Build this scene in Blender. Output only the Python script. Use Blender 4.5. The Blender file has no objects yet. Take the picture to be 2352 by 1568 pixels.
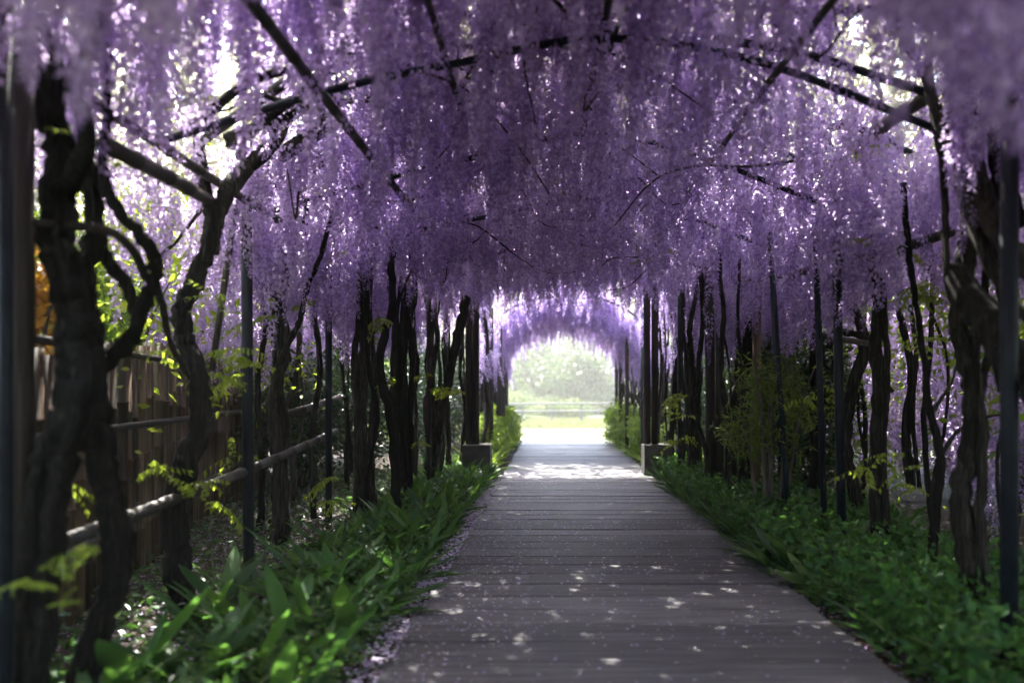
import bpy, math, random
import numpy as np
from mathutils import Vector, Matrix, Euler
random.seed(7); RS = np.random.RandomState(11)
S = bpy.context.scene; C = S.collection
R = math.radians
# ------------------------------------------------------------------ camera
H = 1.15; FP = 1829.0; VX, VY = 1260.0, 905.0
cam = bpy.data.cameras.new('camera'); co = bpy.data.objects.new('camera', cam); C.objects.link(co)
co.location = (0, 0, H); co.rotation_euler = (R(90), 0, 0)
cam.lens = 28; cam.sensor_width = 36; cam.shift_x = -84/2352; cam.shift_y = 121/2352
cam.clip_start = 0.05; cam.clip_end = 900
cam.dof.use_dof = True; cam.dof.focus_distance = 7.2; cam.dof.aperture_fstop = 0.95
S.camera = co
# ------------------------------------------------------------------ light
SUN_EL, SUN_AZ = 56.0, 24.0          # azimuth: degrees to the left of straight ahead
w = bpy.data.worlds.new('World'); S.world = w; w.use_nodes = True
nt = w.node_tree; bg = nt.nodes['Background']; sky = nt.nodes.new('ShaderNodeTexSky')
sky.sky_type = 'NISHITA'; sky.sun_disc = False; sky.sun_elevation = R(SUN_EL); sky.sun_rotation = R(-SUN_AZ)
sky.air_density = 1.0; sky.dust_density = 2.0
nt.links.new(sky.outputs[0], bg.inputs[0]); bg.inputs[1].default_value = 0.15
sl = bpy.data.lights.new('sun', 'SUN'); sl.energy = 3.3; sl.angle = R(0.5); sl.color = (1, .96, .88)
so = bpy.data.objects.new('sun', sl); C.objects.link(so)
sd = Vector((-math.sin(R(SUN_AZ))*math.cos(R(SUN_EL)), math.cos(R(SUN_AZ))*math.cos(R(SUN_EL)), math.sin(R(SUN_EL))))
so.rotation_euler = sd.to_track_quat('Z', 'Y').to_euler(); so.location = (0, 0, 30)
S.view_settings.view_transform = 'Standard'; S.view_settings.look = 'None'
S.view_settings.exposure = 3.5; S.view_settings.gamma = 1.0; S.view_settings.use_curve_mapping = False
S.render.engine = 'CYCLES'
cy = S.cycles
cy.max_bounces = 10; cy.diffuse_bounces = 7; cy.transmission_bounces = 7; cy.glossy_bounces = 2; cy.volume_bounces = 0
cy.caustics_reflective = False; cy.caustics_refractive = False
cy.use_denoising = True; cy.sample_clamp_indirect = 6
# ------------------------------------------------------------------ helpers
def at(px, py, d):                  # a point seen at (px,py) of the 2352 px wide view, d metres ahead
    return ((px-VX)*d/FP, d, H-(py-VY)*d/FP)
def tag(o, label=None, cat=None, group=None, kind=None):
    for k, v in (('label', label), ('category', cat), ('group', group), ('kind', kind)):
        if v: o[k] = v
    return o
def empty(name, loc, label, cat, group=None):
    o = bpy.data.objects.new(name, None); C.objects.link(o); o.location = loc
    o.empty_display_size = .1
    return tag(o, label, cat, group)
class MB:
    def __init__(s): s.v = []; s.f = []; s.t = []; s.n = 0
    def add(s, v, f, t=None):
        s.v.extend(v); s.f.extend([tuple(i+s.n for i in q) for q in f])
        s.t.extend(t if t is not None else [0.5]*len(f)); s.n += len(v)
    def mesh(s, name, m, smooth=True):
        me = bpy.data.meshes.new(name); me.from_pydata([tuple(p) for p in s.v], [], s.f)
        a = me.attributes.new('tint', 'FLOAT', 'FACE'); a.data.foreach_set('value', np.array(s.t, dtype=np.float32))
        if smooth: me.polygons.foreach_set('use_smooth', [True]*len(me.polygons))
        me.materials.append(m); me.update(); return me
    def build(s, name, m, parent=None, smooth=True):
        me = s.mesh(name, m, smooth); return link(name, me, parent)
def link(name, me, parent=None, loc=None, rot=None, scale=None):
    o = bpy.data.objects.new(name, me); C.objects.link(o)
    if parent is not None:
        o.parent = parent
        if loc is None: o.location = -parent.location      # mesh was given in world coordinates
    if loc is not None: o.location = Vector(loc) - (parent.location if parent is not None else Vector())
    if rot is not None: o.rotation_euler = rot
    if scale is not None: o.scale = (scale,)*3 if not hasattr(scale, '__len__') else scale
    return o
def catmull(P, n):
    P = [np.array(p, float) for p in P]; out = []
    Q = [2*P[0]-P[1]]+P+[2*P[-1]-P[-2]]
    for i in range(1, len(Q)-2):
        for k in range(n):
            t = k/n; a, b, c, d = Q[i-1], Q[i], Q[i+1], Q[i+2]
            out.append(.5*((2*b)+(c-a)*t+(2*a-5*b+4*c-d)*t*t+(3*b-a-3*c+d)*t**3))
    out.append(P[-1]); return np.array(out)
def tube(mb, P, r0, r1=None, sides=10, sub=5, lobes=0, twist=0, rough=0, cap=True, wob=0, seed=0):
    r1 = r0 if r1 is None else r1
    rs = np.random.RandomState(seed+1)
    pts = catmull(P, sub) if sub > 1 else np.array(P, float); n = len(pts)
    if wob: 
        wv = rs.randn(n, 3)*wob; wv[0] = 0; pts = pts+wv
    T = np.gradient(pts, axis=0); T /= np.linalg.norm(T, axis=1)[:, None]+1e-9
    u = np.cross(T[0], (0.31, .95, .1)); u /= np.linalg.norm(u)
    V = []; ph = rs.rand()*6; kn = rs.rand(n)
    for i in range(n):
        u = u-T[i]*np.dot(u, T[i]); u /= np.linalg.norm(u); v = np.cross(T[i], u)
        t = i/(n-1); r = r0+(r1-r0)*t
        if rough: r *= 1+rough*(kn[i]-.5)*1.6
        a = np.arange(sides)*2*math.pi/sides
        rr = r*(1+(.22*np.sin(lobes*a+twist*t+ph)+.12*np.sin((lobes+3)*a-twist*.7*t+2*ph) if lobes else 0)+rough*.5*(rs.rand(sides)-.5))
        V.append(pts[i]+np.outer(np.cos(a)*rr, u)+np.outer(np.sin(a)*rr, v))
    V = np.concatenate(V); F = []
    for i in range(n-1):
        for j in range(sides):
            k = (j+1) % sides; F.append((i*sides+j, i*sides+k, (i+1)*sides+k, (i+1)*sides+j))
    if cap: F.append(tuple(range(sides))[::-1]); F.append(tuple((n-1)*sides+j for j in range(sides)))
    mb.add(V.tolist(), F, [rs.rand()]*len(F))
def box(mb, x0, x1, y0, y1, z0, z1, t=.5):
    v = [(x0,y0,z0),(x1,y0,z0),(x1,y1,z0),(x0,y1,z0),(x0,y0,z1),(x1,y0,z1),(x1,y1,z1),(x0,y1,z1)]
    mb.add(v, [(0,3,2,1),(4,5,6,7),(0,1,5,4),(1,2,6,5),(2,3,7,6),(3,0,4,7)], [t]*6)
def leafcloud(cen, size, rs, up=.3, fold=.25, asp=.45, droop=0, dirs=None):
    """numpy mesh of many rhomb leaves: verts, faces"""
    n = len(cen); d = rs.randn(n, 3) if dirs is None else dirs
    d[:, 2] = d[:, 2]*(1-up)-droop; d /= np.linalg.norm(d, axis=1)[:, None]+1e-9
    nr = rs.randn(n, 3); nr[:, 2] += up*2; s = np.cross(d, nr); s /= np.linalg.norm(s, axis=1)[:, None]+1e-9
    nn = np.cross(s, d); L = (size*(.6+.8*rs.rand(n)))[:, None]; W = L*asp
    a = cen; b = cen+d*L*.45+s*W*.5+nn*L*fold*.3; c = cen+d*L-nn*L*.12; e = cen+d*L*.45-s*W*.5+nn*L*fold*.3
    V = np.stack([a, b, c, e], 1).reshape(-1, 3)
    i = np.arange(n)*4; F = np.concatenate([np.stack([i, i+1, i+2], 1), np.stack([i, i+2, i+3], 1)], 1).reshape(-1, 3)
    return V, F
def npmesh(name, V, F, m, tint=None):
    me = bpy.data.meshes.new(name); nf = len(F); k = F.shape[1]
    me.vertices.add(len(V)); me.vertices.foreach_set('co', V.astype(np.float32).ravel())
    me.loops.add(nf*k); me.loops.foreach_set('vertex_index', F.astype(np.int32).ravel())
    me.polygons.add(nf); me.polygons.foreach_set('loop_start', np.arange(nf, dtype=np.int32)*k)
    me.polygons.foreach_set('loop_total', np.full(nf, k, dtype=np.int32))
    a = me.attributes.new('tint', 'FLOAT', 'FACE')
    a.data.foreach_set('value', (np.full(nf, .5) if tint is None else tint).astype(np.float32))
    me.materials.append(m); me.update(); me.validate(); return me
# ------------------------------------------------------------------ materials
def mat(name):
    m = bpy.data.materials.new(name); m.use_nodes = True; t = m.node_tree; t.nodes.clear()
    o = t.nodes.new('ShaderNodeOutputMaterial'); return m, t, o
def N(t, ty, **kw):
    n = t.nodes.new(ty)
    for k, v in kw.items():
        if k.startswith('_'): setattr(n, k[1:], v)
        else: n.inputs[k.replace('__', ' ')].default_value = v
    return n
def ramp(t, src, cols):
    r = t.nodes.new('ShaderNodeValToRGB'); e = r.color_ramp.elements
    while len(e) < len(cols): e.new(.5)
    for i, (p, c) in enumerate(cols): e[i].position = p; e[i].color = (*c, 1)
    t.links.new(src, r.inputs[0]); return r
def leafmat(name, cols, trans=.5, rough=.45, spec=.35, tcol=None, noise=.0):
    """thin leaf or petal: diffuse, light passing through, and a soft gloss"""
    m, t, o = mat(name); L = t.links
    at_ = N(t, 'ShaderNodeAttribute', _attribute_name='tint'); oi = t.nodes.new('ShaderNodeObjectInfo')
    ad = N(t, 'ShaderNodeMath', _operation='ADD'); L.new(at_.outputs['Fac'], ad.inputs[0])
    mu = N(t, 'ShaderNodeMath', _operation='MULTIPLY_ADD'); L.new(oi.outputs['Random'], mu.inputs[0]); mu.inputs[1].default_value = .4; mu.inputs[2].default_value = -.22
    L.new(mu.outputs[0], ad.inputs[1]); r = ramp(t, ad.outputs[0], cols)
    p = N(t, 'ShaderNodeBsdfPrincipled'); p.inputs['Roughness'].default_value = rough
    p.inputs['Specular IOR Level'].default_value = spec; L.new(r.outputs[0], p.inputs['Base Color'])
    tr = N(t, 'ShaderNodeBsdfTranslucent')
    if tcol is None: L.new(r.outputs[0], tr.inputs[0])
    else:
        mx = N(t, 'ShaderNodeMix', _data_type='RGBA'); mx.inputs[0].default_value = .6
        L.new(r.outputs[0], mx.inputs[6]); mx.inputs[7].default_value = (*tcol, 1); L.new(mx.outputs[2], tr.inputs[0])
    ms = N(t, 'ShaderNodeMixShader'); ms.inputs[0].default_value = trans
    L.new(p.outputs[0], ms.inputs[1]); L.new(tr.outputs[0], ms.inputs[2]); L.new(ms.outputs[0], o.inputs[0]); return m
def solid(name, cols, scale=(6, 6, 6), rough=.8, bump=.3, detail=6, spec=.3, metal=0, bdist=.01, perobj=.25):
    m, t, o = mat(name); L = t.links
    tc = t.nodes.new('ShaderNodeTexCoord'); mp = t.nodes.new('ShaderNodeMapping'); mp.inputs['Scale'].default_value = scale
    L.new(tc.outputs['Object'], mp.inputs[0]); oi = t.nodes.new('ShaderNodeObjectInfo')
    vm = N(t, 'ShaderNodeVectorMath', _operation='MULTIPLY_ADD'); L.new(oi.outputs['Random'], vm.inputs[0]); vm.inputs[1].default_value = (37, 51, 23); L.new(mp.outputs[0], vm.inputs[2])
    n = N(t, 'ShaderNodeTexNoise', Scale=1.0, Detail=detail, Roughness=.65); L.new(vm.outputs[0], n.inputs['Vector'])
    mu = N(t, 'ShaderNodeMath', _operation='MULTIPLY_ADD'); L.new(oi.outputs['Random'], mu.inputs[0]); mu.inputs[1].default_value = perobj; mu.inputs[2].default_value = -perobj/2
    ad = N(t, 'ShaderNodeMath', _operation='ADD'); L.new(n.outputs[0], ad.inputs[0]); L.new(mu.outputs[0], ad.inputs[1])
    r = ramp(t, ad.outputs[0], cols)
    p = N(t, 'ShaderNodeBsdfPrincipled'); p.inputs['Roughness'].default_value = rough; p.inputs['Specular IOR Level'].default_value = spec; p.inputs['Metallic'].default_value = metal
    b = N(t, 'ShaderNodeBump', Strength=bump, Distance=bdist); L.new(n.outputs[0], b.inputs['Height'])
    L.new(r.outputs[0], p.inputs['Base Color']); L.new(b.outputs[0], p.inputs['Normal']); L.new(p.outputs[0], o.inputs[0]); return m
M = {}
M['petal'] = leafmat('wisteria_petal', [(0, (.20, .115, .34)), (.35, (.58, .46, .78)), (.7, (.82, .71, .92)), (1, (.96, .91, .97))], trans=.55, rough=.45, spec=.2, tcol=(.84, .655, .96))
M['wleaf'] = leafmat('wisteria_leaf', [(0, (.07, .14, .02)), (.5, (.16, .25, .03)), (1, (.30, .36, .05))], trans=.55, tcol=(.45, .55, .04))
M['roofleaf'] = leafmat('roof_leaf', [(0, (.20, .22, .12)), (.5, (.34, .36, .20)), (1, (.48, .48, .28))], trans=.65, spec=.2, tcol=(.80, .76, .66))
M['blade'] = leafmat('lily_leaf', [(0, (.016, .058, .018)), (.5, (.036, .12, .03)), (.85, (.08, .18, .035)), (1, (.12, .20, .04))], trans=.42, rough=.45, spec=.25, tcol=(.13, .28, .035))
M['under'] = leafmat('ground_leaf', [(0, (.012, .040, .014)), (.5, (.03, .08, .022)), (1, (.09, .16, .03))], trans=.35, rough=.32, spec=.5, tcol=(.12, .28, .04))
M['sunleaf'] = leafmat('shrub_leaf', [(0, (.05, .12, .02)), (.5, (.10, .20, .03)), (1, (.25, .32, .05))], trans=.5, tcol=(.35, .48, .05))
M['feather'] = leafmat('feathery_leaf', [(0, (.04, .08, .015)), (.5, (.09, .15, .025)), (1, (.20, .26, .04))], trans=.4, tcol=(.16, .24, .03))
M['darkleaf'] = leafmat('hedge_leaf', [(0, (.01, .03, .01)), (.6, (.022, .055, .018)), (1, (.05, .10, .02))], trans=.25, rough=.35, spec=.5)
M['goldleaf'] = leafmat('golden_leaf', [(0, (.25, .12, .02)), (.5, (.42, .24, .03)), (1, (.52, .36, .06))], trans=.45, tcol=(.6, .32, .03))
M['treeleaf'] = leafmat('tree_leaf', [(0, (.03, .055, .014)), (.5, (.06, .095, .022)), (1, (.12, .16, .035))], trans=.3)
M['azalea'] = leafmat('azalea_leaf', [(0, (.07, .12, .03)), (.5, (.14, .18, .05)), (1, (.26, .24, .11))], trans=.4)
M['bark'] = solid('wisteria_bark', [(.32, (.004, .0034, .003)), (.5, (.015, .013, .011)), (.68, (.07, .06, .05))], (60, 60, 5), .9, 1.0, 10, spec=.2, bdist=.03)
M['treebark'] = solid('tree_bark', [(.3, (.03, .025, .02)), (.7, (.12, .10, .08))], (20, 20, 4), .95, .6)
M['bamboo'] = solid('bamboo_cane', [(.25, (.025, .015, .008)), (.5, (.07, .043, .022)), (.8, (.15, .098, .055))], (30, 30, 2.2), .5, .25, 5, spec=.4, bdist=.004, perobj=.5)
M['greybamboo'] = solid('weathered_bamboo', [(.3, (.022, .019, .017)), (.7, (.075, .066, .06))], (30, 30, 3), .55, .3, 5, spec=.4, bdist=.004)
M['steel'] = solid('painted_steel_tube', [(.3, (.006, .008, .013)), (.7, (.016, .022, .034))], (9, 9, 9), .55, .1, 4, spec=.2, bdist=.002)
M['post'] = solid('weathered_post', [(.3, (.020, .016, .014)), (.7, (.07, .057, .05))], (40, 40, 2), .8, .5, 6, bdist=.006)
M['concrete'] = solid('concrete', [(.3, (.05, .048, .044)), (.7, (.11, .105, .096))], (7, 7, 7), .9, .4, 8, bdist=.01)
M['plank'] = solid('boardwalk_plank', [(.28, (.024, .022, .023)), (.42, (.056, .053, .056)), (.58, (.086, .082, .087)), (.78, (.165, .157, .162))], (1.6, 26, 20), .6, .9, 12, spec=.4, bdist=.008, perobj=.42)
M['soil'] = solid('soil', [(.3, (.018, .013, .010)), (.55, (.045, .032, .024)), (.8, (.09, .065, .045))], (9, 9, 9), .95, .9, 10, bdist=.05, perobj=0)
M['grass'] = solid('grass_ground', [(.3, (.05, .075, .022)), (.7, (.10, .125, .04))], (2, 2, 2), .95, .6, 8, bdist=.05, perobj=0)
M['gravel'] = solid('pale_gravel', [(.3, (.12, .115, .07)), (.7, (.20, .185, .12))], (18, 18, 18), .95, .5, 8, bdist=.02, perobj=0)
M['litter'] = leafmat('dead_leaf', [(0, (.03, .015, .01)), (.5, (.09, .045, .025)), (1, (.16, .09, .05))], trans=.1)
M['fallen'] = leafmat('fallen_petal', [(0, (.30, .20, .42)), (.5, (.58, .48, .74)), (1, (.85, .80, .90))], trans=.15, rough=.6)
M['fencewood'] = solid('fence_wood', [(.3, (.10, .09, .075)), (.7, (.20, .18, .155))], (10, 10, 10), .8, .3)
# ------------------------------------------------------------------ ground
def sheet(name, x0, x1, y0, y1, z, m, nx=1, ny=1, amp=0, flat=None):
    mb = MB(); V = []; rs = np.random.RandomState(5)
    from mathutils import noise
    for j in range(ny+1):
        for i in range(nx+1):
            x = x0+(x1-x0)*i/nx; y = y0+(y1-y0)*j/ny; zz = z
            if amp and 0 < i < nx and 0 < j < ny: zz += amp*noise.noise(Vector((x*1.7, y*1.7, 3)))+amp*.5*noise.noise(Vector((x*6, y*6, 1)))
            V.append((x, y, zz))
    F = [(j*(nx+1)+i, j*(nx+1)+i+1, (j+1)*(nx+1)+i+1, (j+1)*(nx+1)+i) for j in range(ny) for i in range(nx)]
    mb.add(V, F); o = mb.build(name, m); o['kind'] = 'structure'; return o
sheet('ground', -400, 400, -200, 700, -.12, M['grass'])
sheet('soil_bed_left', -6, -.72, -5, 20.6, -.045, M['soil'], 60, 240, .03)
sheet('soil_bed_right', 1.47, 7, -5, 20.6, -.045, M['soil'], 60, 240, .03)
sheet('gravel_path', -1.8, 3.0, 20.62, 27.5, -.03, M['gravel'], 20, 20, .02)
# ------------------------------------------------------------------ boardwalk: every plank an object
bw = bpy.data.objects.new('boardwalk', None); C.objects.link(bw); tag(bw, kind='structure'); bw.location = (.38, 8, 0)
def plank_mesh(seed):
    rs = np.random.RandomState(seed); mb = MB(); L, Wd, T, bv = 1.06, .1335, .04, .006
    V = []; nx = 5
    prof = [(-Wd, -T), (-Wd, -bv), (-Wd+bv, 0), (Wd-bv, 0), (Wd, -bv), (Wd, -T)]
    for i in range(nx+1):
        x = -L+2*L*i/nx; dz = rs.randn()*.0012
        for (y, z) in prof: V.append((x, y+rs.randn()*.0012, z+dz))
    F = []
    for i in range(nx):
        for j in range(5): F.append((i*6+j, (i+1)*6+j, (i+1)*6+j+1, i*6+j+1))
    F.append(tuple(range(6))); F.append(tuple(nx*6+5-j for j in range(6)))
    mb.add(V, F); return mb.mesh('plank', M['plank'], False)
PM = [plank_mesh(s) for s in range(5)]
y = -1.6; k = 0
while y < 20.4:
    x = .38 + random.uniform(-.018, .018)
    if y > 4.6: x += .03
    link('plank', PM[k % 5], bw, (x, y+.14, random.uniform(-.003, .003)), (random.uniform(-.008, .008), 0, random.choice((0, math.pi))+random.uniform(-.0025, .0025)))
    y += .2795; k += 1
mb = MB()
for x in (-.45, .38, 1.2): box(mb, x-.04, x+.04, -1.6, 20.4, -.11, -.048)
mb.build('joist', M['soil'], bw, False)['kind'] = 'structure'
# ------------------------------------------------------------------ flower clusters (racemes)
def raceme_mesh(seed, L=.5, n=74, rad=.052, fs=.029):
    rs = np.random.RandomState(seed); V = []; F = []; T = []
    def quad(c, d, s, nn, l, wd, cup, t):
        b = len(V)
        V.extend([c-s*wd*.6, c+s*wd*.6, c+d*l*.5+s*wd*1.05+nn*cup, c+d*l*.5-s*wd*1.05+nn*cup, c+d*l+s*wd*.45-nn*cup*.2, c+d*l-s*wd*.45-nn*cup*.2])
        F.extend([(b, b+1, b+2, b+3), (b+3, b+2, b+4, b+5)]); T.extend([t, t+.06])
    for i in range(n):
        t = (i+rs.rand())/n; z = -t*L; r = rad*(1-t*.80)*(.75+.4*rs.rand()); a = i*2.4+rs.rand()*.5
        out = np.array([math.cos(a), math.sin(a), 0]); c = out*r+np.array([0, 0, z+rs.randn()*.006])
        sz = fs*(1-.52*t**1.5)*(.8+.4*rs.rand())
        fr = out+np.array([0, 0, .25+.4*rs.randn()*.5]); fr /= np.linalg.norm(fr)
        s = np.cross(fr, (0, 0, 1)); s /= np.linalg.norm(s); up = np.cross(s, fr)
        yw = rs.randn()*.5; s2 = s*math.cos(yw)+fr*math.sin(yw); s2 /= np.linalg.norm(s2); f2 = np.cross(up, s2)
        tn = .22+.78*rs.rand() - .42*t  # random tint range imitates lit and dark florets; buds darken towards the tip
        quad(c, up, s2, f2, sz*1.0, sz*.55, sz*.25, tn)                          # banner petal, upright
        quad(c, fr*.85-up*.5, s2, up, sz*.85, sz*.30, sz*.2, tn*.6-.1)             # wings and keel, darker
    ns = 4; b = len(V)
    for i in range(ns+1):
        for j in range(3):
            a = j*2.1; V.append(np.array([math.cos(a)*.0022, math.sin(a)*.0022, -L*i/ns*1.02+(.05 if i == 0 else 0)]))
    for i in range(ns):
        for j in range(3): F.append((b+i*3+j, b+i*3+(j+1) % 3, b+(i+1)*3+(j+1) % 3, b+(i+1)*3+j)); T.append(.1)
    F2 = np.array(F); T = np.array(T)
    return npmesh('flower_cluster', np.array(V), F2, M['petal'], T)
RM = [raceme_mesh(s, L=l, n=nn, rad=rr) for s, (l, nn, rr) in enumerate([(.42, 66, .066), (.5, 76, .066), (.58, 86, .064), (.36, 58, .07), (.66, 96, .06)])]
def hoopz(x): return 2.98-.50*(abs(x-.3)/2.1)**2.2
pts = []
def addr(x, y, z, s): pts.append((x, y, z, s))
for i in range(14000):                                   # the roof of the tunnel
    y = RS.uniform(-8, 20.9); x = RS.uniform(-2.35, 2.85)
    if y < .6 and RS.rand() < .5: continue
    if 12.7 < y < 14.6 and RS.rand() < .95: continue
    if y > 17 and RS.rand() < .45: continue     # a gap between the two arbours lets the sun in
    if x < -.65 and 3 < y < 7.4 and RS.rand() < .12: continue  # thinner towards the sun at upper left
    if y > 14: x = .35+(x-.3)*.62
    z = hoopz(x)+RS.uniform(-.04, .42)
    if y > 14: z = 3.02-.85*(abs(x-.35)/1.4)**2.6+RS.uniform(0, .2)
    if y < 4.6: z += .10
    addr(x, y, z, RS.uniform(.5, 1.25))
for i in range(150):                                   # a fuller patch where the low sun would strike through
    y = RS.uniform(2.6, 10); x = RS.uniform(-.75, .9)
    addr(x, y, hoopz(x)+RS.uniform(.1, .45)+(.1 if y < 4.6 else 0), RS.uniform(.5, 1.1))
for i in range(750):
    y = RS.uniform(3.2, 9); x = RS.uniform(-1.7, -.6)
    addr(x, y, hoopz(x)+RS.uniform(.2, .5), RS.uniform(.5, 1.0))
for i in range(1500):                                   # bunches hang lower where roof meets walls
    y = RS.uniform(2.6, 12.4); sd_ = RS.rand() < .5
    x = RS.uniform(-2.5, -1.75) if sd_ else RS.uniform(1.8, 2.7)
    if sd_ and y < 5.6: continue
    addr(x, y, RS.uniform(2.0, 2.7) if y > 4.5 else RS.uniform(2.2, 2.75), RS.uniform(.6, 1.05))
for i in range(1300):                                   # curtain outside on the left
    y = RS.uniform(6.6, 12.5); x = RS.uniform(-4.1, -2.4)-.12*(y-5)
    z = RS.uniform(1.75, 3.1)
    addr(x, y, z, RS.uniform(.7, 1.1))
for i in range(3400):                                   # curtain outside on the right, down to the ground
    y = RS.uniform(3.5, 16); x = RS.uniform(3.3, 5.2)+.12*max(0, y-6)
    addr(x, y, RS.uniform(.55, 3.2), RS.uniform(.7, 1.15))
for i in range(500):
    y = RS.uniform(12.8, 20.5); x = (.35-1.45 if RS.rand() < .5 else .35+1.5)+RS.randn()*.12
    addr(x, y, RS.uniform(1.5, 2.7)+.25, RS.uniform(.6, 1.0))
low = []
for (px, py, d, n, sp) in [(60, 60, 1.7, 9, .22), (190, 110, 1.9, 6, .16), (2230, 40, 1.6, 9, .2), (2330, 140, 1.5, 7, .15), (2080, 60, 2.0, 6, .2), (330, 60, 2.3, 7, .25), (1950, -60, 2.2, 7, .3)]:
    for i in range(n):
        p = at(px, py, d); low.append((p[0]+RS.randn()*sp, p[1]+RS.randn()*sp*.6, p[2]+.3+RS.randn()*.06, RS.uniform(.7, 1.0)))
pts += low
P = np.array(pts)
P = P[~((np.abs(P[:, 0]) < .8) & (P[:, 1] > -.6) & (P[:, 1] < 1.0) & (P[:, 2] < 2.2))]
# pruned clear of the boughs and rails: no cluster hangs before the forked limb at left or the brace at right
qx = VX+P[:, 0]/np.maximum(P[:, 1], .1)*FP; qb = VY-(P[:, 2]-.45*P[:, 3]-H)/np.maximum(P[:, 1], .1)*FP
P = P[~((RS.rand(len(P)) < .84) & (((P[:, 1] > 2.3) & (P[:, 1] < 4.95) & (qx > 400) & (qx < 830) & (qb > 150)) | ((P[:, 1] > 2.3) & (P[:, 1] < 4.6) & (qx > 1880) & (qx < 2170) & (qb > 215))))]
px = VX+P[:, 0]/np.maximum(P[:, 1], .1)*FP; py = VY-(P[:, 2]-.3-H)/np.maximum(P[:, 1], .1)*FP
inview = (P[:, 1] > 1) & (px > -20) & (px < 2372) & (py > -60) & (py < 1568)
score = np.where(inview, P[:, 1]+(P[:, 0] > 3)*3, 99)
order = np.argsort(score); NEAR = order[:300]; REST = order[300:]
RC = RS.randint(0, 5, len(P)); RZ = RS.uniform(0, 6.28, len(P)); RT = RS.randn(len(P), 2)*.15
# ------------------------------------------------------------------ the arbour frame
arb = empty('arbor_frame', (.3, 8, 0), 'steel and bamboo arbour frame of posts, hoops and rails carrying the wisteria', 'arbour')
def bar(name, P_, r, m='steel', r1=None, sides=10, sub=1, seed=0, wob=0):
    mb = MB(); tube(mb, P_, r, r1, sides, sub, wob=wob, seed=seed); return mb.build(name, M[m], arb)
def bamboo(name, p0, p1, r, m='greybamboo', seed=0, nodes=.32):
    p0 = np.array(p0, float); p1 = np.array(p1, float); L = np.linalg.norm(p1-p0); n = max(2, int(L/nodes)); d = (p1-p0)/L
    mb = MB(); rs = np.random.RandomState(seed); u = np.cross(d, (.3, .9, .1)); u /= np.linalg.norm(u); v = np.cross(d, u)
    st = [(0, r)]
    for i in range(1, n):
        c = (i+rs.uniform(-.15, .15))/n; e = .006/L
        st += [(c-2*e, r), (c-e, r*1.16), (c, r*.97), (c+e, r*1.12), (c+2.5*e, r*.98)]
    st += [(1, r*.95)]; V = []; S_ = 10; bow = rs.randn()*.012*L
    for (t, rr) in st:
        c = p0+(p1-p0)*t+u*bow*math.sin(math.pi*t)
        for j in range(S_):
            a = j*2*math.pi/S_; V.append(tuple(c+u*math.cos(a)*rr+v*math.sin(a)*rr))
    F = [(i*S_+j, i*S_+(j+1) % S_, (i+1)*S_+(j+1) % S_, (i+1)*S_+j) for i in range(len(st)-1) for j in range(S_)]
    F += [tuple(range(S_))[::-1], tuple((len(st)-1)*S_+j for j in range(S_))]
    mb.add(V, F); return mb.build(name, M[m], arb)
def vpost(x, y, z0, z1, r, m='steel', dx=0, dy=0): return bar('post', [(x, y, z0), (x+dx, y+dy, z1)], r, m)
for (pxx, d, z1, r, m, dx) in [
    (12, 2.6, 2.5, .024, 'steel', 0), (45, 2.85, 2.45, .05, 'post', 0), (572, 5.3, 2.6, .036, 'steel', -.02),
    (1935, 5.6, 2.62, .032, 'steel', -.05), (1895, 6.2, 2.6, .024, 'steel', -.08), (2318, 3.3, 2.5, .036, 'steel', 0),
    (1800, 7.2, 2.6, .024, 'steel', -.12), (1815, 6.9, 2.55, .024, 'steel', -.18), (1735, 8.3, 2.5, .045, 'bamboo', .02),
    (1633, 9.0, 2.62, .055, 'post', -.02), (1653, 9.05, 2.62, .05, 'post', 0),
    (1560, 10.4, 2.6, .022, 'steel', 0), (1475, 13.6, 2.6, .03, 'steel', 0), (1440, 15.6, 2.6, .04, 'post', 0), (1425, 17.6, 2.6, .04, 'post', 0),
    (1148, 14.6, 2.6, .05, 'post', 0), (1128, 13.4, 2.6, .04, 'post', 0), (1155, 17.0, 2.6, .05, 'post', 0), (1163, 19.8, 2.6, .05, 'post', 0), (1416, 19.8, 2.6, .05, 'post', 0),
    (985, 9.6, 2.6, .03, 'post', 0), (755, 7.1, 2.6, .03, 'steel', 0)]:
    x = (pxx-VX)*d/FP; vpost(x, d, -.1, z1, r, m, dx)
bamboo('brace_pole', at(487, 850, 5.4), at(542, 470, 5.2), .022, 'greybamboo', 3)
for i, (x0, x1, m) in enumerate([(1077, 1093, 'post'), (1486, 1504, 'post')]):
    for q in (x0, x1): vpost((q-VX)*11.5/FP, 11.5, .39, 2.75, .052, m)
hd = [1.9, 4.0, 5.6, 7.3, 9.1, 11.5]
for i, d in enumerate(hd):
    xs = [-1.98, -1.1, -.46, .3, 1.1, 1.95] if d < 11 else [-1.15, -.9, -.2, .3, .9, 1.55]
    zs = [2.42, 2.66, 2.80, 2.95, 2.83, 2.50] if d < 11 else [2.6, 2.8, 2.9, 2.95, 2.9, 2.65]
    bar('hoop', [(x+RS.randn()*.015, d+RS.randn()*.03, z+RS.randn()*.015) for x, z in zip(xs, zs)], .02, 'steel', sub=4)
for d in (14.6, 16.6, 18.2, 19.9):
    bar('hoop', [(-1.05, d, 1.9), (-.95, d, 2.5), (-.4, d, 2.85), (.35, d, 2.95), (1.1, d, 2.85), (1.65, d, 2.5), (1.75, d, 1.9)], .02, 'steel', sub=4)
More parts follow.
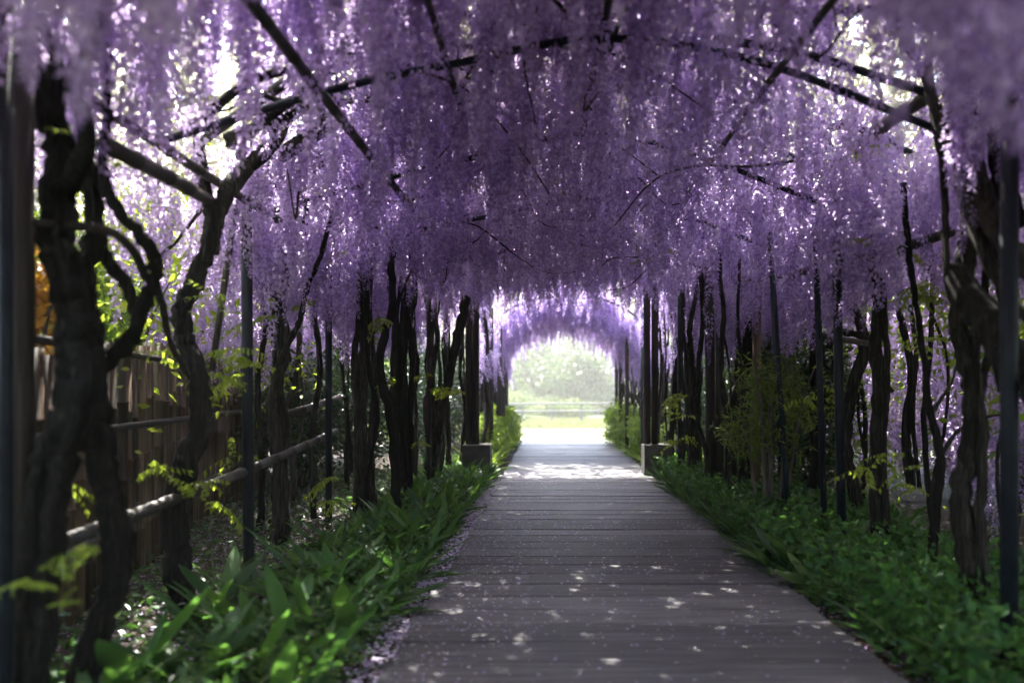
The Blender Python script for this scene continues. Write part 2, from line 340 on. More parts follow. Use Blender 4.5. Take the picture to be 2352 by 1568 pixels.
for i, (a, b, r) in enumerate([((-1.085, 1.5, 2.58), (-1.13, 6.3, 2.68), .026), ((-.49, 2.4, 2.76), (-.52, 5.0, 2.82), .018), ((.31, 2.3, 2.86), (.24, 6.4, 3.02), .020),
        ((1.14, 2.6, 2.70), (1.10, 5.4, 2.72), .018), ((-1.14, 6.3, 2.72), (-1.2, 12, 2.76), .024), ((1.15, 6, 2.80), (1.1, 12, 2.84), .024), ((.3, 6.4, 2.99), (.3, 12, 3.02), .022),
        ((-1.97, 1.2, 2.45), (-1.97, 9, 2.5), .028)]):
    bamboo('purlin', a, b, r, 'greybamboo', i)
bamboo('rail', at(105, 1258, 3.2), at(772, 990, 7.6), .032, 'greybamboo', 11)
bamboo('rail', at(240, 332, 3.1), at(480, 460, 4.6), .036, 'greybamboo', 12)
bamboo('rail', at(572, 412, 5.25), at(765, 290, 5.0), .034, 'greybamboo', 13)
bamboo('rail', at(470, 318, 4.5), at(800, 92, 4.1), .030, 'greybamboo', 14)
bamboo('rail', at(1700, 640, 8.3), at(1905, 605, 6.1), .032, 'greybamboo', 15)
bamboo('rail', at(1900, 606, 6.15), at(2185, 533, 4.5), .030, 'greybamboo', 16)
bamboo('rail', at(1905, 395, 6.0), at(2130, 222, 4.0), .040, 'greybamboo', 17)
bar('rail', [at(1640, 90, 4.05), at(1850, 125, 4.05), at(2125, 212, 4.0)], .022, 'steel', sub=4)
bar('rail', [at(1930, 278, 5.0), at(2040, 325, 4.9), at(2110, 362, 4.8)], .02, 'steel', sub=3)
bar('rail', [at(1620, 290, 6.0), at(1735, 325, 6.0), at(1850, 372, 6.0)], .022, 'steel', sub=3)
bar('rail', [at(60, 512, 2.85), at(240, 528, 3.0), at(305, 575, 3.1), at(335, 640, 3.2)], .018, 'post', sub=4)
bamboo('rail', at(660, 950, 7.4), at(780, 912, 8.8), .035, 'greybamboo', 18)
bamboo('rail', at(1880, 768, 6.3), at(2000, 790, 6.0), .024, 'greybamboo', 19)
def block(loc, label, w_=.2, h=.43):
    mb = MB(); x, y = loc; b = .012
    V = []; 
    for (dz, ins) in ((-.05, 0), (h-b, 0), (h, b)):
        for (sx, sy) in ((-1, -1), (1, -1), (1, 1), (-1, 1)): V.append((x+sx*(w_-ins), y+sy*(w_-ins), dz))
    F = [(0, 3, 2, 1), (8, 9, 10, 11)]+[(k*4+i, k*4+(i+1) % 4, k*4+4+(i+1) % 4, k*4+4+i) for k in range(2) for i in range(4)]
    mb.add(V, F); o = mb.build('concrete_block', M['concrete'], None, False); tag(o, label, 'footing', 'concrete footings of the arbour posts')
block((-1.03, 11.5), 'square concrete footing under the twin posts at the left edge of the boardwalk')
block((1.56, 11.5), 'square concrete footing under the twin posts at the right edge of the boardwalk')
# ------------------------------------------------------------------ wisteria trees
trees = []
def tree(label, loc, stems, branches=(), group='wisteria vines lining the tunnel', sides=22):
    """stems: list of (points, r0, r1) joined as one twisted trunk; branches: list of (points, r0, r1) each a part"""
    root = empty('wisteria_tree', (loc[0], loc[1], 0), label, 'wisteria', group); sd0 = len(trees)*17
    mb = MB()
    for i, (p, r0, r1) in enumerate(stems):
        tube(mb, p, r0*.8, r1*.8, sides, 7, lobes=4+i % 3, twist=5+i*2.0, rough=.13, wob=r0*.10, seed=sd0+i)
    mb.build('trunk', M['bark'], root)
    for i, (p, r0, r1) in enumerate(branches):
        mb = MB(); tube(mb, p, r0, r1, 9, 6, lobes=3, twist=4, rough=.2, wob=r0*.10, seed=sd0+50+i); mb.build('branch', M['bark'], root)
    trees.append(root); return root
def pp(d, *q):                      # depth may drift along a stem: d is a number or (d0,d1)
    d0, d1 = d if isinstance(d, tuple) else (d, d); n = len(q)
    return [at(a, b, d0+(d1-d0)*i/max(1, n-1)) for i, (a, b) in enumerate(q)]
G = lambda px_, d: ((px_-VX)*d/FP, d)
tree('thick dark wisteria trunk nearest the camera at far left, splitting into two feet', G(150, 3.0),
    [(pp((2.75, 3.0), (40, 1640), (75, 1450), (95, 1250), (115, 1100), (160, 980), (188, 860), (172, 740), (140, 620), (125, 500), (140, 380), (120, 240), (90, 60)), .085, .06),
     (pp((2.9, 3.05), (165, 1640), (225, 1450), (272, 1300), (262, 1180), (230, 1060), (215, 950), (200, 850), (185, 760)), .052, .06),
     (pp((3.0, 3.2), (200, 1000), (215, 830), (200, 650), (215, 520), (205, 389), (190, 250)), .05, .03)],
    [(pp(3.1, (210, 860), (262, 812), (307, 765), (330, 700), (355, 640), (350, 580), (315, 530), (266, 471), (242, 425), (236, 348), (247, 266), (244, 160), (255, -60)), .038, .014),
     (pp(3.15, (205, 389), (221, 512), (240, 590), (287, 655), (311, 717), (330, 700)), .03, .022),
     (pp((3.2, 4.2), (355, 630), (372, 700), (392, 790), (432, 860)), .016, .014),
     (pp((3.0, 2.3), (130, 480), (200, 330), (170, 180), (240, 40)), .04, .02)])
tree('forked wisteria trunk at left with two upward limbs below the bamboo rails', G(425, 4.4),
    [(pp((4.3, 4.6), (428, 1450), (410, 1320), (402, 1200), (425, 1080), (455, 960), (452, 860), (425, 780), (418, 710), (450, 640), (485, 560), (505, 480), (525, 430)), .075, .052),
     (pp((4.5, 4.6), (470, 600), (486, 500), (468, 430), (458, 310)), .045, .036)],
    [(pp((4.6, 5.2), (520, 440), (558, 395), (622, 335), (672, 262), (735, 225), (800, 190)), .05, .024),
     (pp(4.75, (624, 345), (630, 270), (622, 200), (640, 120)), .026, .014),
     (pp(4.9, (680, 262), (690, 205), (716, 150), (730, 80)), .026, .012),
     (pp(4.7, (480, 300), (540, 260), (580, 230), (625, 262)), .016, .012),
     (pp(4.7, (470, 470), (400, 560), (340, 600)), .012, .006)])
tree('dark wisteria trunk right behind the steel post at left, with a pale diagonal vine', G(640, 6.2),
    [(pp(6.2, (640, 1260), (646, 1100), (628, 950), (652, 800), (636, 650), (650, 520), (640, 400), (655, 250)), .075, .035),
     (pp(6.3, (655, 1260), (632, 1120), (655, 980), (632, 820), (658, 660), (648, 500), (660, 280)), .035, .022)],
    [(pp(5.9, (640, 838), (668, 780), (690, 735), (705, 665), (735, 590), (770, 480), (805, 420)), .022, .016),
     (pp(6.0, (640, 700), (590, 640), (520, 580)), .014, .006)])
tree('thin crooked wisteria stem between two thick dark trunks left of the path', G(722, 6.9), [(pp(6.9, (722, 1190), (716, 1000), (735, 850), (722, 700), (742, 560), (720, 430)), .028, .018)])
tree('broad bundled wisteria trunk at left with a leaf spray at head height', G(838, 7.6),
    [(pp(7.6, (845, 1190), (835, 1050), (828, 900), (838, 760), (832, 600), (845, 470), (862, 340), (850, 250)), .078, .045),
     (pp(7.5, (818, 1190), (828, 1000), (812, 850), (826, 700), (818, 560), (838, 430), (830, 260)), .036, .025),
     (pp(7.65, (862, 1190), (852, 1020), (860, 860), (848, 700), (860, 540), (850, 400), (870, 250)), .03, .022)],
    [(pp(7.4, (850, 770), (885, 740), (915, 690), (945, 620)), .015, .008), (pp(7.6, (850, 420), (880, 350), (910, 300)), .03, .015)])
tree('tall bundled wisteria trunk rising from broad leaves before the left footing', G(928, 8.6),
    [(pp(8.6, (925, 1150), (930, 1000), (918, 850), (934, 700), (945, 560), (960, 430), (955, 320)), .07, .04),
     (pp(8.5, (945, 1150), (938, 980), (946, 820), (932, 660), (952, 520), (945, 330)), .032, .024),
     (pp(8.7, (905, 1150), (912, 1000), (902, 850), (914, 700), (930, 560), (922, 340)), .03, .022)])
tree('leaning straight dark trunk just left of the twin posts on the footing', G(1005, 10.2),
    [(pp(10.2, (990, 1080), (1005, 1000), (1028, 880), (1050, 770), (1072, 680)), .085, .055)])
tree('gnarled wisteria trunk near right edge with heavy limbs swinging outwards', G(2225, 3.9),
    [(pp(3.9, (2240, 1420), (2222, 1280), (2205, 1130), (2228, 1000), (2232, 880), (2205, 760), (2215, 640), (2228, 520), (2215, 380), (2225, 240), (2190, 100)), .058, .04),
     (pp(3.85, (2262, 1420), (2252, 1200), (2258, 1000), (2240, 860), (2250, 720)), .03, .025)],
    [(pp((3.8, 3.2), (2185, 620), (2235, 690), (2275, 745), (2330, 830), (2420, 930)), .065, .075),
     (pp((3.8, 3.3), (2225, 300), (2240, 420), (2290, 540), (2350, 600), (2420, 620)), .05, .05),
     (pp(3.9, (2140, 260), (2165, 400), (2172, 520), (2178, 650), (2205, 730)), .016, .014),
     (pp(3.8, (2170, 200), (2190, 330), (2215, 430), (2225, 480)), .025, .02),
     (pp((3.9, 3.4), (2120, 150), (2160, 290), (2215, 420), (2250, 560), (2330, 700), (2410, 760)), .03, .022),
     (pp((4.0, 3.7), (2250, 60), (2262, 240), (2235, 400), (2270, 560), (2262, 720), (2300, 900)), .024, .016),
     (pp((4.0, 3.9), (2330, 420), (2285, 560), (2300, 700), (2260, 860), (2245, 1000)), .02, .018),
     (pp(3.7, (2352, 520), (2300, 400), (2290, 260), (2330, 120)), .045, .03)])
tree('slim upright wisteria trunk below the bamboo rail at right', G(2015, 5.4),
    [(pp(5.4, (2022, 1240), (2015, 1080), (2022, 920), (2010, 780), (2018, 680), (2008, 580), (2015, 480)), .06, .045), (pp(5.35, (2040, 1240), (2028, 1050), (2038, 850), (2026, 650)), .026, .022)])
tree('twisting thin wisteria stem with side twigs at right between two trunks', G(2142, 4.9),
    [(pp(4.9, (2140, 1290), (2152, 1150), (2160, 1050), (2132, 930), (2118, 800), (2100, 680), (2085, 560), (2075, 420)), .030, .02)],
    [(pp(5.0, (2150, 1060), (2200, 990), (2260, 960), (2340, 950)), .014, .006), (pp(5.0, (2140, 950), (2185, 880), (2200, 820)), .012, .005)])
tree('bent wisteria trunk at right that leans in towards the path at its top', G(1960, 6.4),
    [(pp(6.4, (1968, 1160), (1945, 1020), (1955, 900), (1985, 790), (1950, 690), (1905, 610), (1872, 540), (1848, 440)), .05, .04)],
    [(pp(6.3, (1905, 800), (1918, 765), (1960, 765), (1995, 785)), .022, .026), (pp(6.3, (1990, 790), (2010, 850), (2050, 900)), .02, .02)])
tree('narrow wisteria trunk behind the bamboo rail, second from the steel pipe', G(2090, 6.6),
    [(pp(6.6, (2092, 1120), (2082, 980), (2094, 860), (2070, 740), (2050, 620), (2060, 500)), .042, .03), (pp(6.5, (2112, 1120), (2096, 960), (2104, 820), (2090, 700)), .02, .02)])
tree('wisteria trunk wound with a thin vine behind the feathery green shrub', G(1868, 7.6),
    [(pp(7.6, (1862, 1120), (1885, 980), (1868, 840), (1884, 700), (1868, 590), (1880, 470)), .055, .04), (pp(7.5, (1885, 1120), (1862, 960), (1890, 820), (1862, 680), (1886, 560)), .022, .02)])
tree('broad shadowed wisteria trunk beside the pale double post at right', G(1700, 8.6),
    [(pp(8.7, (1700, 1120), (1695, 950), (1706, 800), (1692, 650), (1700, 520), (1690, 350)), .095, .06), (pp(8.5, (1722, 1120), (1712, 950), (1728, 800), (1712, 650)), .05, .04)],
    [(pp(8.6, (1700, 560), (1660, 500), (1620, 470)), .03, .012)])
tree('twin-stemmed wisteria trunk just outside the steel post at right edge', G(2300, 4.6),
    [(pp(4.9, (2330, 1330), (2300, 1200), (2290, 1060), (2310, 930), (2300, 800)), .014, .010)])
# rows of slender trunks deeper in the tunnel
def rowtree(x, y, n, rmax, label, group, top=3.0):
    stems = []
    for i in range(n):
        ox, oy = RS.randn(2)*.10; r = rmax*RS.uniform(.7, 1.05)*(1 if i == 0 else .5)
        p = [(x+ox+RS.randn()*.045, y+oy+RS.randn()*.045, z) for z in np.linspace(-.12, top, 7)]
        stems.append((p, r, r*.7))
    return tree(label, (x, y), stems, group=group, sides=9)
ORD = ['nearest', 'second', 'third', 'fourth', 'fifth', 'sixth', 'seventh', 'eighth', 'ninth', 'tenth', 'eleventh', 'twelfth', 'thirteenth', 'fourteenth', 'farthest']
for i, (y, n) in enumerate([(7.3, 2), (8.2, 2), (9.3, 3), (9.9, 2), (10.3, 3), (10.7, 3), (11.2, 2), (11.8, 3), (12.3, 3)]):
    rowtree(-1.72+.1*RS.randn()+(.12*(y-9) if y > 9 else 0)*.8, y, n, .055, ORD[i]+' of the slender dark wisteria trunks left of the path before the left footing', 'slender trunks on the left')
for i, (y, n) in enumerate([(7.8, 2), (8.8, 2), (9.7, 2), (10.2, 2), (10.5, 3), (10.9, 2), (11.3, 3), (11.7, 2), (12.3, 3)]):
    rowtree(1.98+.1*RS.randn()-(.03*(y-8)), y, n, .05, ORD[i]+' of the slender dark wisteria trunks right of the path before the right footing', 'slender trunks on the right')
for i, y in enumerate(np.arange(12.9, 20.3, .5)):
    rowtree(-1.24+.06*RS.randn(), y, 3, .05, ORD[min(i, 14)]+' slender wisteria trunk on the left side of the tunnel beyond the footings', 'slender trunks at far left', 2.5)
    rowtree(1.92+.06*RS.randn(), y, 3, .05, ORD[min(i, 14)]+' slender wisteria trunk on the right side of the tunnel beyond the footings', 'slender trunks at far right', 2.5)
for i, (x, y) in enumerate([(3.6, 5.0), (3.0, 6.2), (4.2, 7.2), (3.3, 8.4), (3.1, 10.5), (3.9, 12.5)]):
    rowtree(x, y, 2, .04, ORD[i]+' of the slender trunks outside the arbour before the hanging blossom at right', 'outer trunks on the right', 3.0)
for i, (x, y) in enumerate([(-2.5, 6.9), (-2.75, 8.6), (-2.4, 9.6), (-3.2, 10.4), (-2.7, 11.2)]):
    rowtree(x, y, 2, .045, ORD[i]+' of the slender trunks behind the low bamboo rail outside the arbour at left', 'outer trunks on the left', 2.7)
# overhead boughs above the frame, each belonging to a tree
for i in range(26):
    y = RS.uniform(1.5, 12.2); t = min(trees[:15], key=lambda q: abs(q.location.y-y)+(0 if (q.location.x < 0) == (i % 2 == 0) else 3))
    sx = -1 if t.location.x < 0 else 1; p = []
    x0 = -1.9 if sx < 0 else 2.0
    for k in range(6):
        x = x0-sx*k*.42; p.append((x+RS.randn()*.05, y+RS.randn()*.16, hoopz(x)+.12+RS.rand()*.12))
    mb = MB(); tube(mb, p, .028, .009, 7, 5, lobes=3, twist=3, rough=.2, seed=300+i); mb.build('branch', M['bark'], t)
for i in range(46):                                     # thin bare twigs that cross and hang below the boughs
    y = RS.uniform(2.8, 11.5); x = RS.uniform(-1.7, 1.9); t = min(trees[:30], key=lambda q: abs(q.location.y-y)+abs(q.location.x-x)*.5)
    a = RS.uniform(0, 6.28); L = RS.uniform(.5, 1.4); z0 = hoopz(x)-.12+(.1 if y < 4.6 else 0); p = []
    for k in range(5): p.append((x+math.cos(a)*L*k/4+RS.randn()*.03, y+math.sin(a)*L*k/4+RS.randn()*.03, z0-RS.uniform(0, .10)*k*(k > 2)+RS.randn()*.02))
    mb = MB(); tube(mb, p, RS.uniform(.008, .016), .004, 6, 4, rough=.3, seed=600+i); mb.build('twig', M['bark'], t)
for d in hd[1:]:
    for x in (-1.11, -.5, .28, 1.12):
        mb = MB(); z = hoopz(x)-.07
        for q in (-.012, .012): tube(mb, [(x-.035, d+q, z-.03), (x+.035, d-q, z-.035), (x+.04, d+q, z+.05), (x-.04, d, z+.055), (x-.035, d+q, z-.03)], .004, sides=5, sub=3)
        mb.build('wire_tie', M['steel'], arb)
# ------------------------------------------------------------------ hang the clusters
TX = np.array([[t.location.x, t.location.y] for t in trees[:30]])
for n_, i in enumerate(NEAR):
    x, y, z, s = P[i]; t = trees[int(np.argmin(((TX-[x, y])**2).sum(1)))]
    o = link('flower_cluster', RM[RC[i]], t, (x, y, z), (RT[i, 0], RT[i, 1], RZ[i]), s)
src = []
seen = set()
for o in list(C.objects):
    if o.name.startswith('flower_cluster') and o.data.name not in seen: seen.add(o.data.name); src.append(o)
def scatter(name, label, cat, idx):
    Q = P[idx]; me = bpy.data.meshes.new(name); me.vertices.add(len(Q)); me.vertices.foreach_set('co', Q[:, :3].astype(np.float32).ravel())
    a = me.attributes.new('rot', 'FLOAT_VECTOR', 'POINT'); a.data.foreach_set('vector', np.stack([RT[idx, 0], RT[idx, 1], RZ[idx]], 1).astype(np.float32).ravel())
    a = me.attributes.new('siz', 'FLOAT', 'POINT'); a.data.foreach_set('value', Q[:, 3].astype(np.float32))
    o = bpy.data.objects.new(name, me); C.objects.link(o); tag(o, label, cat, kind='stuff')
    g = bpy.data.node_groups.new(name, 'GeometryNodeTree')
    g.interface.new_socket('Geometry', in_out='INPUT', socket_type='NodeSocketGeometry'); g.interface.new_socket('Geometry', in_out='OUTPUT', socket_type='NodeSocketGeometry')
    gi = g.nodes.new('NodeGroupInput'); go = g.nodes.new('NodeGroupOutput'); m2p = g.nodes.new('GeometryNodeMeshToPoints'); g.links.new(gi.outputs[0], m2p.inputs[0])
    iop = g.nodes.new('GeometryNodeInstanceOnPoints'); g.links.new(m2p.outputs[0], iop.inputs['Points'])
    g2i = g.nodes.new('GeometryNodeGeometryToInstance')
    for s_ in src:
        oi = g.nodes.new('GeometryNodeObjectInfo'); oi.inputs[0].default_value = s_; oi.transform_space = 'ORIGINAL'; g.links.new(oi.outputs['Geometry'], g2i.inputs[0])
    g.links.new(g2i.outputs[0], iop.inputs['Instance']); iop.inputs['Pick Instance'].default_value = True
    rv = g.nodes.new('FunctionNodeRandomValue'); rv.data_type = 'INT'; rv.inputs[4].default_value = 0; rv.inputs[5].default_value = len(src)-1; g.links.new(rv.outputs[2], iop.inputs['Instance Index'])
    n1 = g.nodes.new('GeometryNodeInputNamedAttribute'); n1.data_type = 'FLOAT_VECTOR'; n1.inputs[0].default_value = 'rot'; g.links.new(n1.outputs[0], iop.inputs['Rotation'])
    n2 = g.nodes.new('GeometryNodeInputNamedAttribute'); n2.data_type = 'FLOAT'; n2.inputs[0].default_value = 'siz'; g.links.new(n2.outputs[0], iop.inputs['Scale'])
    g.links.new(iop.outputs[0], go.inputs[0]); md = o.modifiers.new('scatter', 'NODES'); md.node_group = g
    return o
RP = P[REST]
roof = REST[(RP[:, 0] > -2.6) & (RP[:, 0] < 3.0)]; outl = REST[RP[:, 0] <= -2.6]; outr = REST[RP[:, 0] >= 3.0]
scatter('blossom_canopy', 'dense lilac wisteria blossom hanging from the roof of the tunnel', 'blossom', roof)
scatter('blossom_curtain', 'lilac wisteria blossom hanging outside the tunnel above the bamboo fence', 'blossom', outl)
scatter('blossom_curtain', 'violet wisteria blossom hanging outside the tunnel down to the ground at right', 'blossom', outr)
# leaf layer above the roof, widened at right to cut side light
n = 330000; y = RS.uniform(-9, 21, n); x = RS.uniform(-4.4, 7.5, n)
EXTRA = (RS.uniform(-1.25, .75, 7500), RS.uniform(2, 13, 7500))  # leaves added over the path to keep sun flecks off the boards
keep = ~((y > 12.7) & (y < 15.9) & (RS.rand(n) < .78)) & ~((y > 15) & (RS.rand(n) < .45)) & ~((x < -.65) & (x > -3) & (y > 3.0) & (y < 7.6) & (RS.rand(n) < .42)) & ~((x > .75) & (x < 3.6) & (RS.rand(n) < .22)) & ~((x > 3.6) & (RS.rand(n) < .12)) & ~((x < -2.6) & (RS.rand(n) < .5)); x = np.concatenate([x[keep], EXTRA[0]]); y = np.concatenate([y[keep], EXTRA[1]])
x = np.where(y > 14, .35+(x-.3)*.7, x)
z = 3.35-.42*np.minimum(np.abs(x-.3)/2.1, 1.25)**2.2+RS.uniform(-.05, .55, len(x))
V, F = leafcloud(np.stack([x, y, z], 1), np.full(len(x), .13), RS, up=.2, asp=.45, droop=.2)
o = link('canopy_leaves', npmesh('canopy_leaves', V, F, M['roofleaf'], np.repeat(RS.rand(len(x)), 2))); tag(o, 'young green wisteria leaves above the blossom roof', 'leaves', kind='stuff')
# ------------------------------------------------------------------ leaf sprays
def spray_mesh(seed, n=5, L=.24, lf=.062):
    rs = np.random.RandomState(seed); cen = []; dirs = []; rach = MB()
    for k in range(n):
        a = rs.uniform(0, 6.28); e = rs.uniform(-.2, .6); d = np.array([math.cos(a)*math.cos(e), math.sin(a)*math.cos(e), math.sin(e)]); s = np.cross(d, (0, 0, 1)); s /= np.linalg.norm(s)
        pr = []
        for i in range(6):
            t = i/5; c = d*L*t+np.array([0, 0, -.35*L*t*t]); pr.append(c)
            if i > 0:
                for sg in (-1, 1): cen.append(c); dirs.append(s*sg*.7+d*.45+np.array([0, 0, -1.1]))
        cen.append(pr[-1]); dirs.append(d+np.array([0, 0, -.8]))
        tube(rach, pr, .0022, .001, 3, 1, cap=False)
    V, F = leafcloud(np.array(cen), np.full(len(cen), lf), rs, up=0, asp=.42, dirs=np.array(dirs))
    nv = len(V); q = np.array(rach.f); tri = np.concatenate([q[:, :3], q[:, [0, 2, 3]]]); V = np.concatenate([V, np.array(rach.v)]); F = np.concatenate([F, tri+nv])
    return npmesh('leaf_spray', V, F, M['wleaf'], rs.rand(len(F))*.5+.45)
SM = [spray_mesh(s, n_) for s, n_ in enumerate((3, 5, 7, 4))]
for (a, b, d, n_) in [(600, 738, 5.6, 1), (882, 735, 7.2, 1), (872, 878, 7.3, 1), (990, 888, 8.6, 2), (1045, 895, 9.5, 1), (510, 810, 4.9, 5), (490, 880, 4.9, 2), (505, 690, 4.4, 1), (400, 820, 4.4, 1), (150, 1275, 2.4, 3), (150, 1345, 2.4, 3), (160, 1300, 2.4, 2), (40, 1310, 2.4, 3),
    (380, 1040, 4.1, 1), (390, 1090, 4.1, 1), (445, 1090, 4.2, 2), (190, 1140, 3.6, 1), (690, 440, 6, 2), (670, 700, 6, 1), (745, 590, 6.4, 1), (1990, 1070, 5.0, 1), (2060, 1078, 4.9, 2), (2110, 1100, 4.8, 1), (2000, 545, 5.2, 2), (2050, 515, 5.2, 2), (2110, 660, 5.2, 3), (2150, 700, 5, 2),
    (1900, 880, 6.4, 1), (2030, 300, 5, 1), (1840, 900, 6.5, 1), (1050, 375, 6.2, 2), (1480, 560, 8.8, 4), (1500, 590, 8.8, 3), (460, 230, 4, 1), (230, 380, 3.4, 1), (215, 560, 3.5, 1), (90, 270, 2.6, 1), (1290, 420, 6.5, 1), (1960, 430, 5.5, 1), (350, 560, 5.0, 2), (330, 470, 4.6, 2),
    (1560, 1000, 9.5, 2), (1590, 960, 9.5, 1), (960, 1000, 8.8, 1), (750, 1130, 6.6, 2), (520, 1180, 5, 1), (560, 1050, 5.6, 1), (2180, 620, 4.5, 1), (1540, 900, 10, 2), (2330, 700, 4.5, 2), (2100, 790, 6, 2)]:
    p = at(a, b, d); t = trees[int(np.argmin(((TX-[p[0], p[1]])**2).sum(1)))]
    for k in range(n_):
        e_ = .5 if d < 3 else 1; q = (p[0]+RS.randn()*.04*n_**.5*e_, p[1]+RS.randn()*.05, p[2]+RS.randn()*.05*n_**.5*e_)
        link('leaf_spray', SM[RS.randint(4)], t, q, (RS.randn()*.3, RS.randn()*.3, RS.rand()*6.28), RS.uniform(.7, 1.1)*(.22 if d < 3 else .58 if d < 5 else .85))
# ------------------------------------------------------------------ plants in the beds
def blade_mesh(seed, L=.34, wd=.034, arch=.75):
    rs = np.random.RandomState(seed); V = []; F = []; n = 6; wd *= rs.uniform(.7, 1.4); arch *= rs.uniform(.7, 1.5); bend = rs.randn()*.05; L *= rs.uniform(.85, 1.15)
    for i in range(n+1):
        t = i/n; x = L*math.sin(arch*t)*.75; z = L*(t-.35*arch*t*t); ww = wd*math.sin(math.pi*min(1, t*.86+.12))**.8 if i < n else .001
        yo = bend*t*t; V += [(x, yo-ww, z+ww*(.45-.3*t)), (x+.004, yo, z), (x, yo+ww, z+ww*(.45-.5*t))]
    for i in range(n):
        for j in range(2): F.append((i*3+j, i*3+j+1, (i+1)*3+j+1, (i+1)*3+j))
    me = npmesh('leaf', np.array(V), np.array(F), M['blade'], np.full(len(F), .2+.6*rs.rand())); me.polygons.foreach_set('use_smooth', [True]*len(F)); return me
BL = [blade_mesh(s, L=(.40, .36, .3, .44)[s % 4], arch=(.8, 1.2, 1.6, .55)[s % 4]) for s in range(8)]
def plant(x, y, sc, label, group):
    root = empty('broadleaf_plant', (x, y, -.05), label, 'plant', group)
    n_ = RS.randint(6, 10); a0 = RS.rand()*6
    for k in range(n_):
        link('leaf', BL[RS.randint(8)], root, (x+RS.randn()*.02, y+RS.randn()*.02, -.05), (RS.randn()*.12, RS.uniform(.05, .85), a0+k*6.28/n_+RS.randn()*.3), sc*RS.uniform(.75, 1.15))
def arr(me):
    V = np.zeros(len(me.vertices)*3); me.vertices.foreach_get('co', V); F = np.zeros(len(me.loops), dtype=int); me.loops.foreach_get('vertex_index', F); return V.reshape(-1, 3), F.reshape(-1, 4)
BA = [arr(b) for b in BL]
def rot(rx, ry, rz): return np.array(Euler((rx, ry, rz)).to_matrix())
def mass(name, label, cat, P2, m, sc, nl=(5, 9), hk=1.0, wk=1.0):
    VV = []; FF = []; TT = []; nv = 0
    for (x, y) in P2:
        n_ = RS.randint(*nl); a0 = RS.rand()*6; s0 = sc*RS.uniform(.7, 1.2)
        for k in range(n_):
            v, f = BA[RS.randint(8)]; A = rot(RS.randn()*.15, RS.uniform(0, .6), a0+k*6.28/n_+RS.randn()*.3)
            s = s0*RS.uniform(.7, 1.15); q = (v*[s*hk, s*wk, s])@A.T+[x+RS.randn()*.03, y+RS.randn()*.03, -.05]; VV.append(q); FF.append(f+nv); nv += len(v); TT.append(np.full(len(f), RS.rand()))
    o = link(name, npmesh(name, np.concatenate(VV), np.concatenate(FF), m, np.concatenate(TT))); o.data.polygons.foreach_set('use_smooth', [True]*len(o.data.polygons)); tag(o, label, cat, kind='stuff'); return o
gl = 'broad leaved plants in the bed left of the boardwalk'; gr = 'broad leaved plants in the bed right of the boardwalk'
for k in range(64):
    y = 1.95+3.6*RS.rand()**1.2; x = RS.uniform(-1.75, -.86)
    if y < 2.5: x = RS.uniform(-1.5, -.9)
    plant(x, y, 1.12 if y > 2.3 else .95, 'low plant with long broad glossy leaves in the bed left of the boardwalk', gl)
for k in range(16):
    plant(RS.uniform(-1.3, -.78), RS.uniform(1.45, 2.2), RS.uniform(.95, 1.2), 'large blurred plant with broad leaves in the lower left foreground', 'large foreground plants')
for k in range(60):
    y = 3.0+3.4*RS.rand(); x = RS.uniform(1.72, 2.5) if y < 4.4 else RS.uniform(1.6, 2.4)
    plant(x, y, .72, 'low plant with long broad leaves in the bed right of the boardwalk', gr)
mass('ground_plants', 'broad leaved green ground plants along the left edge of the boardwalk', 'ground cover', [(RS.uniform(-1.75, -.84), RS.uniform(5.0, 12.0)) for k in range(330)], M['blade'], .85)
mass('ground_plants', 'leafy green ground plants along the right edge of the boardwalk', 'ground cover', [(RS.uniform(1.5, 2.9), RS.uniform(4.6, 11.2)) for k in range(600)], M['under'], .85)
mass('far_plants', 'bright green plants flanking the left of the boardwalk beyond the footing', 'ground cover', [(-.95-abs(RS.randn())*.25, RS.uniform(12, 20.5)) for k in range(330)], M['sunleaf'], .95)
mass('far_plants', 'bright green plants flanking the right of the boardwalk beyond the footing', 'ground cover', [(1.68+abs(RS.randn())*.3, RS.uniform(12, 20.5)) for k in range(330)], M['sunleaf'], .95)
mass('thin_grass', 'thin arching grass blades among the plants right of the boardwalk', 'grass', [(1.64+abs(RS.randn())*.5, RS.uniform(3.0, 11.2)) for k in range(260)], M['under'], .8, (8, 14), 1.5, .28)
mass('thin_grass', 'thin grass blades among the plants left of the boardwalk', 'grass', [(-.9-abs(RS.randn())*.4, RS.uniform(2.6, 11.5)) for k in range(110)], M['under'], .8, (8, 14), 1.5, .28)
# small ground leaves, dead leaves and petals
def groundcloud(name, label, cat, n, fx, m, size, zj=.05, up=.6, asp=.5, flat=False, zb=-.045):
    q = np.array([fx() for k in range(n)]); c = np.stack([q[:, 0], q[:, 1], zb+RS.rand(n)*zj], 1)
    V, F = leafcloud(c, np.full(n, size), RS, up=up, asp=asp)
    if flat: V[:, 2] = zb+(V[:, 2]-zb)*.25; V[:, 2] = np.maximum(V[:, 2], zb+.001)
    o = link(name, npmesh(name, V, F, m, np.repeat(RS.rand(n), 2))); tag(o, label, cat, kind='stuff')
groundcloud('small_weeds', 'small dark leaves and weeds under the trunks left of the bed', 'ground cover', 9000, lambda: (RS.uniform(-3.4, -.85), 2+10*RS.rand()**1.3), M['under'], .055, .12)
groundcloud('small_weeds', 'small leaves and weeds under the trunks right of the boardwalk', 'ground cover', 12000, lambda: (1.56+1.9*RS.rand()**1.4, 2.4+9*RS.rand()**1.3), M['under'], .05, .16)
groundcloud('leafy_weeds', 'mixed small leaved weeds standing between the broad plants at right', 'ground cover', 12000, lambda: (1.50+1.1*RS.rand()**1.2, 2.8+9*RS.rand()**1.2), M['blade'], .06, .34, up=.2)
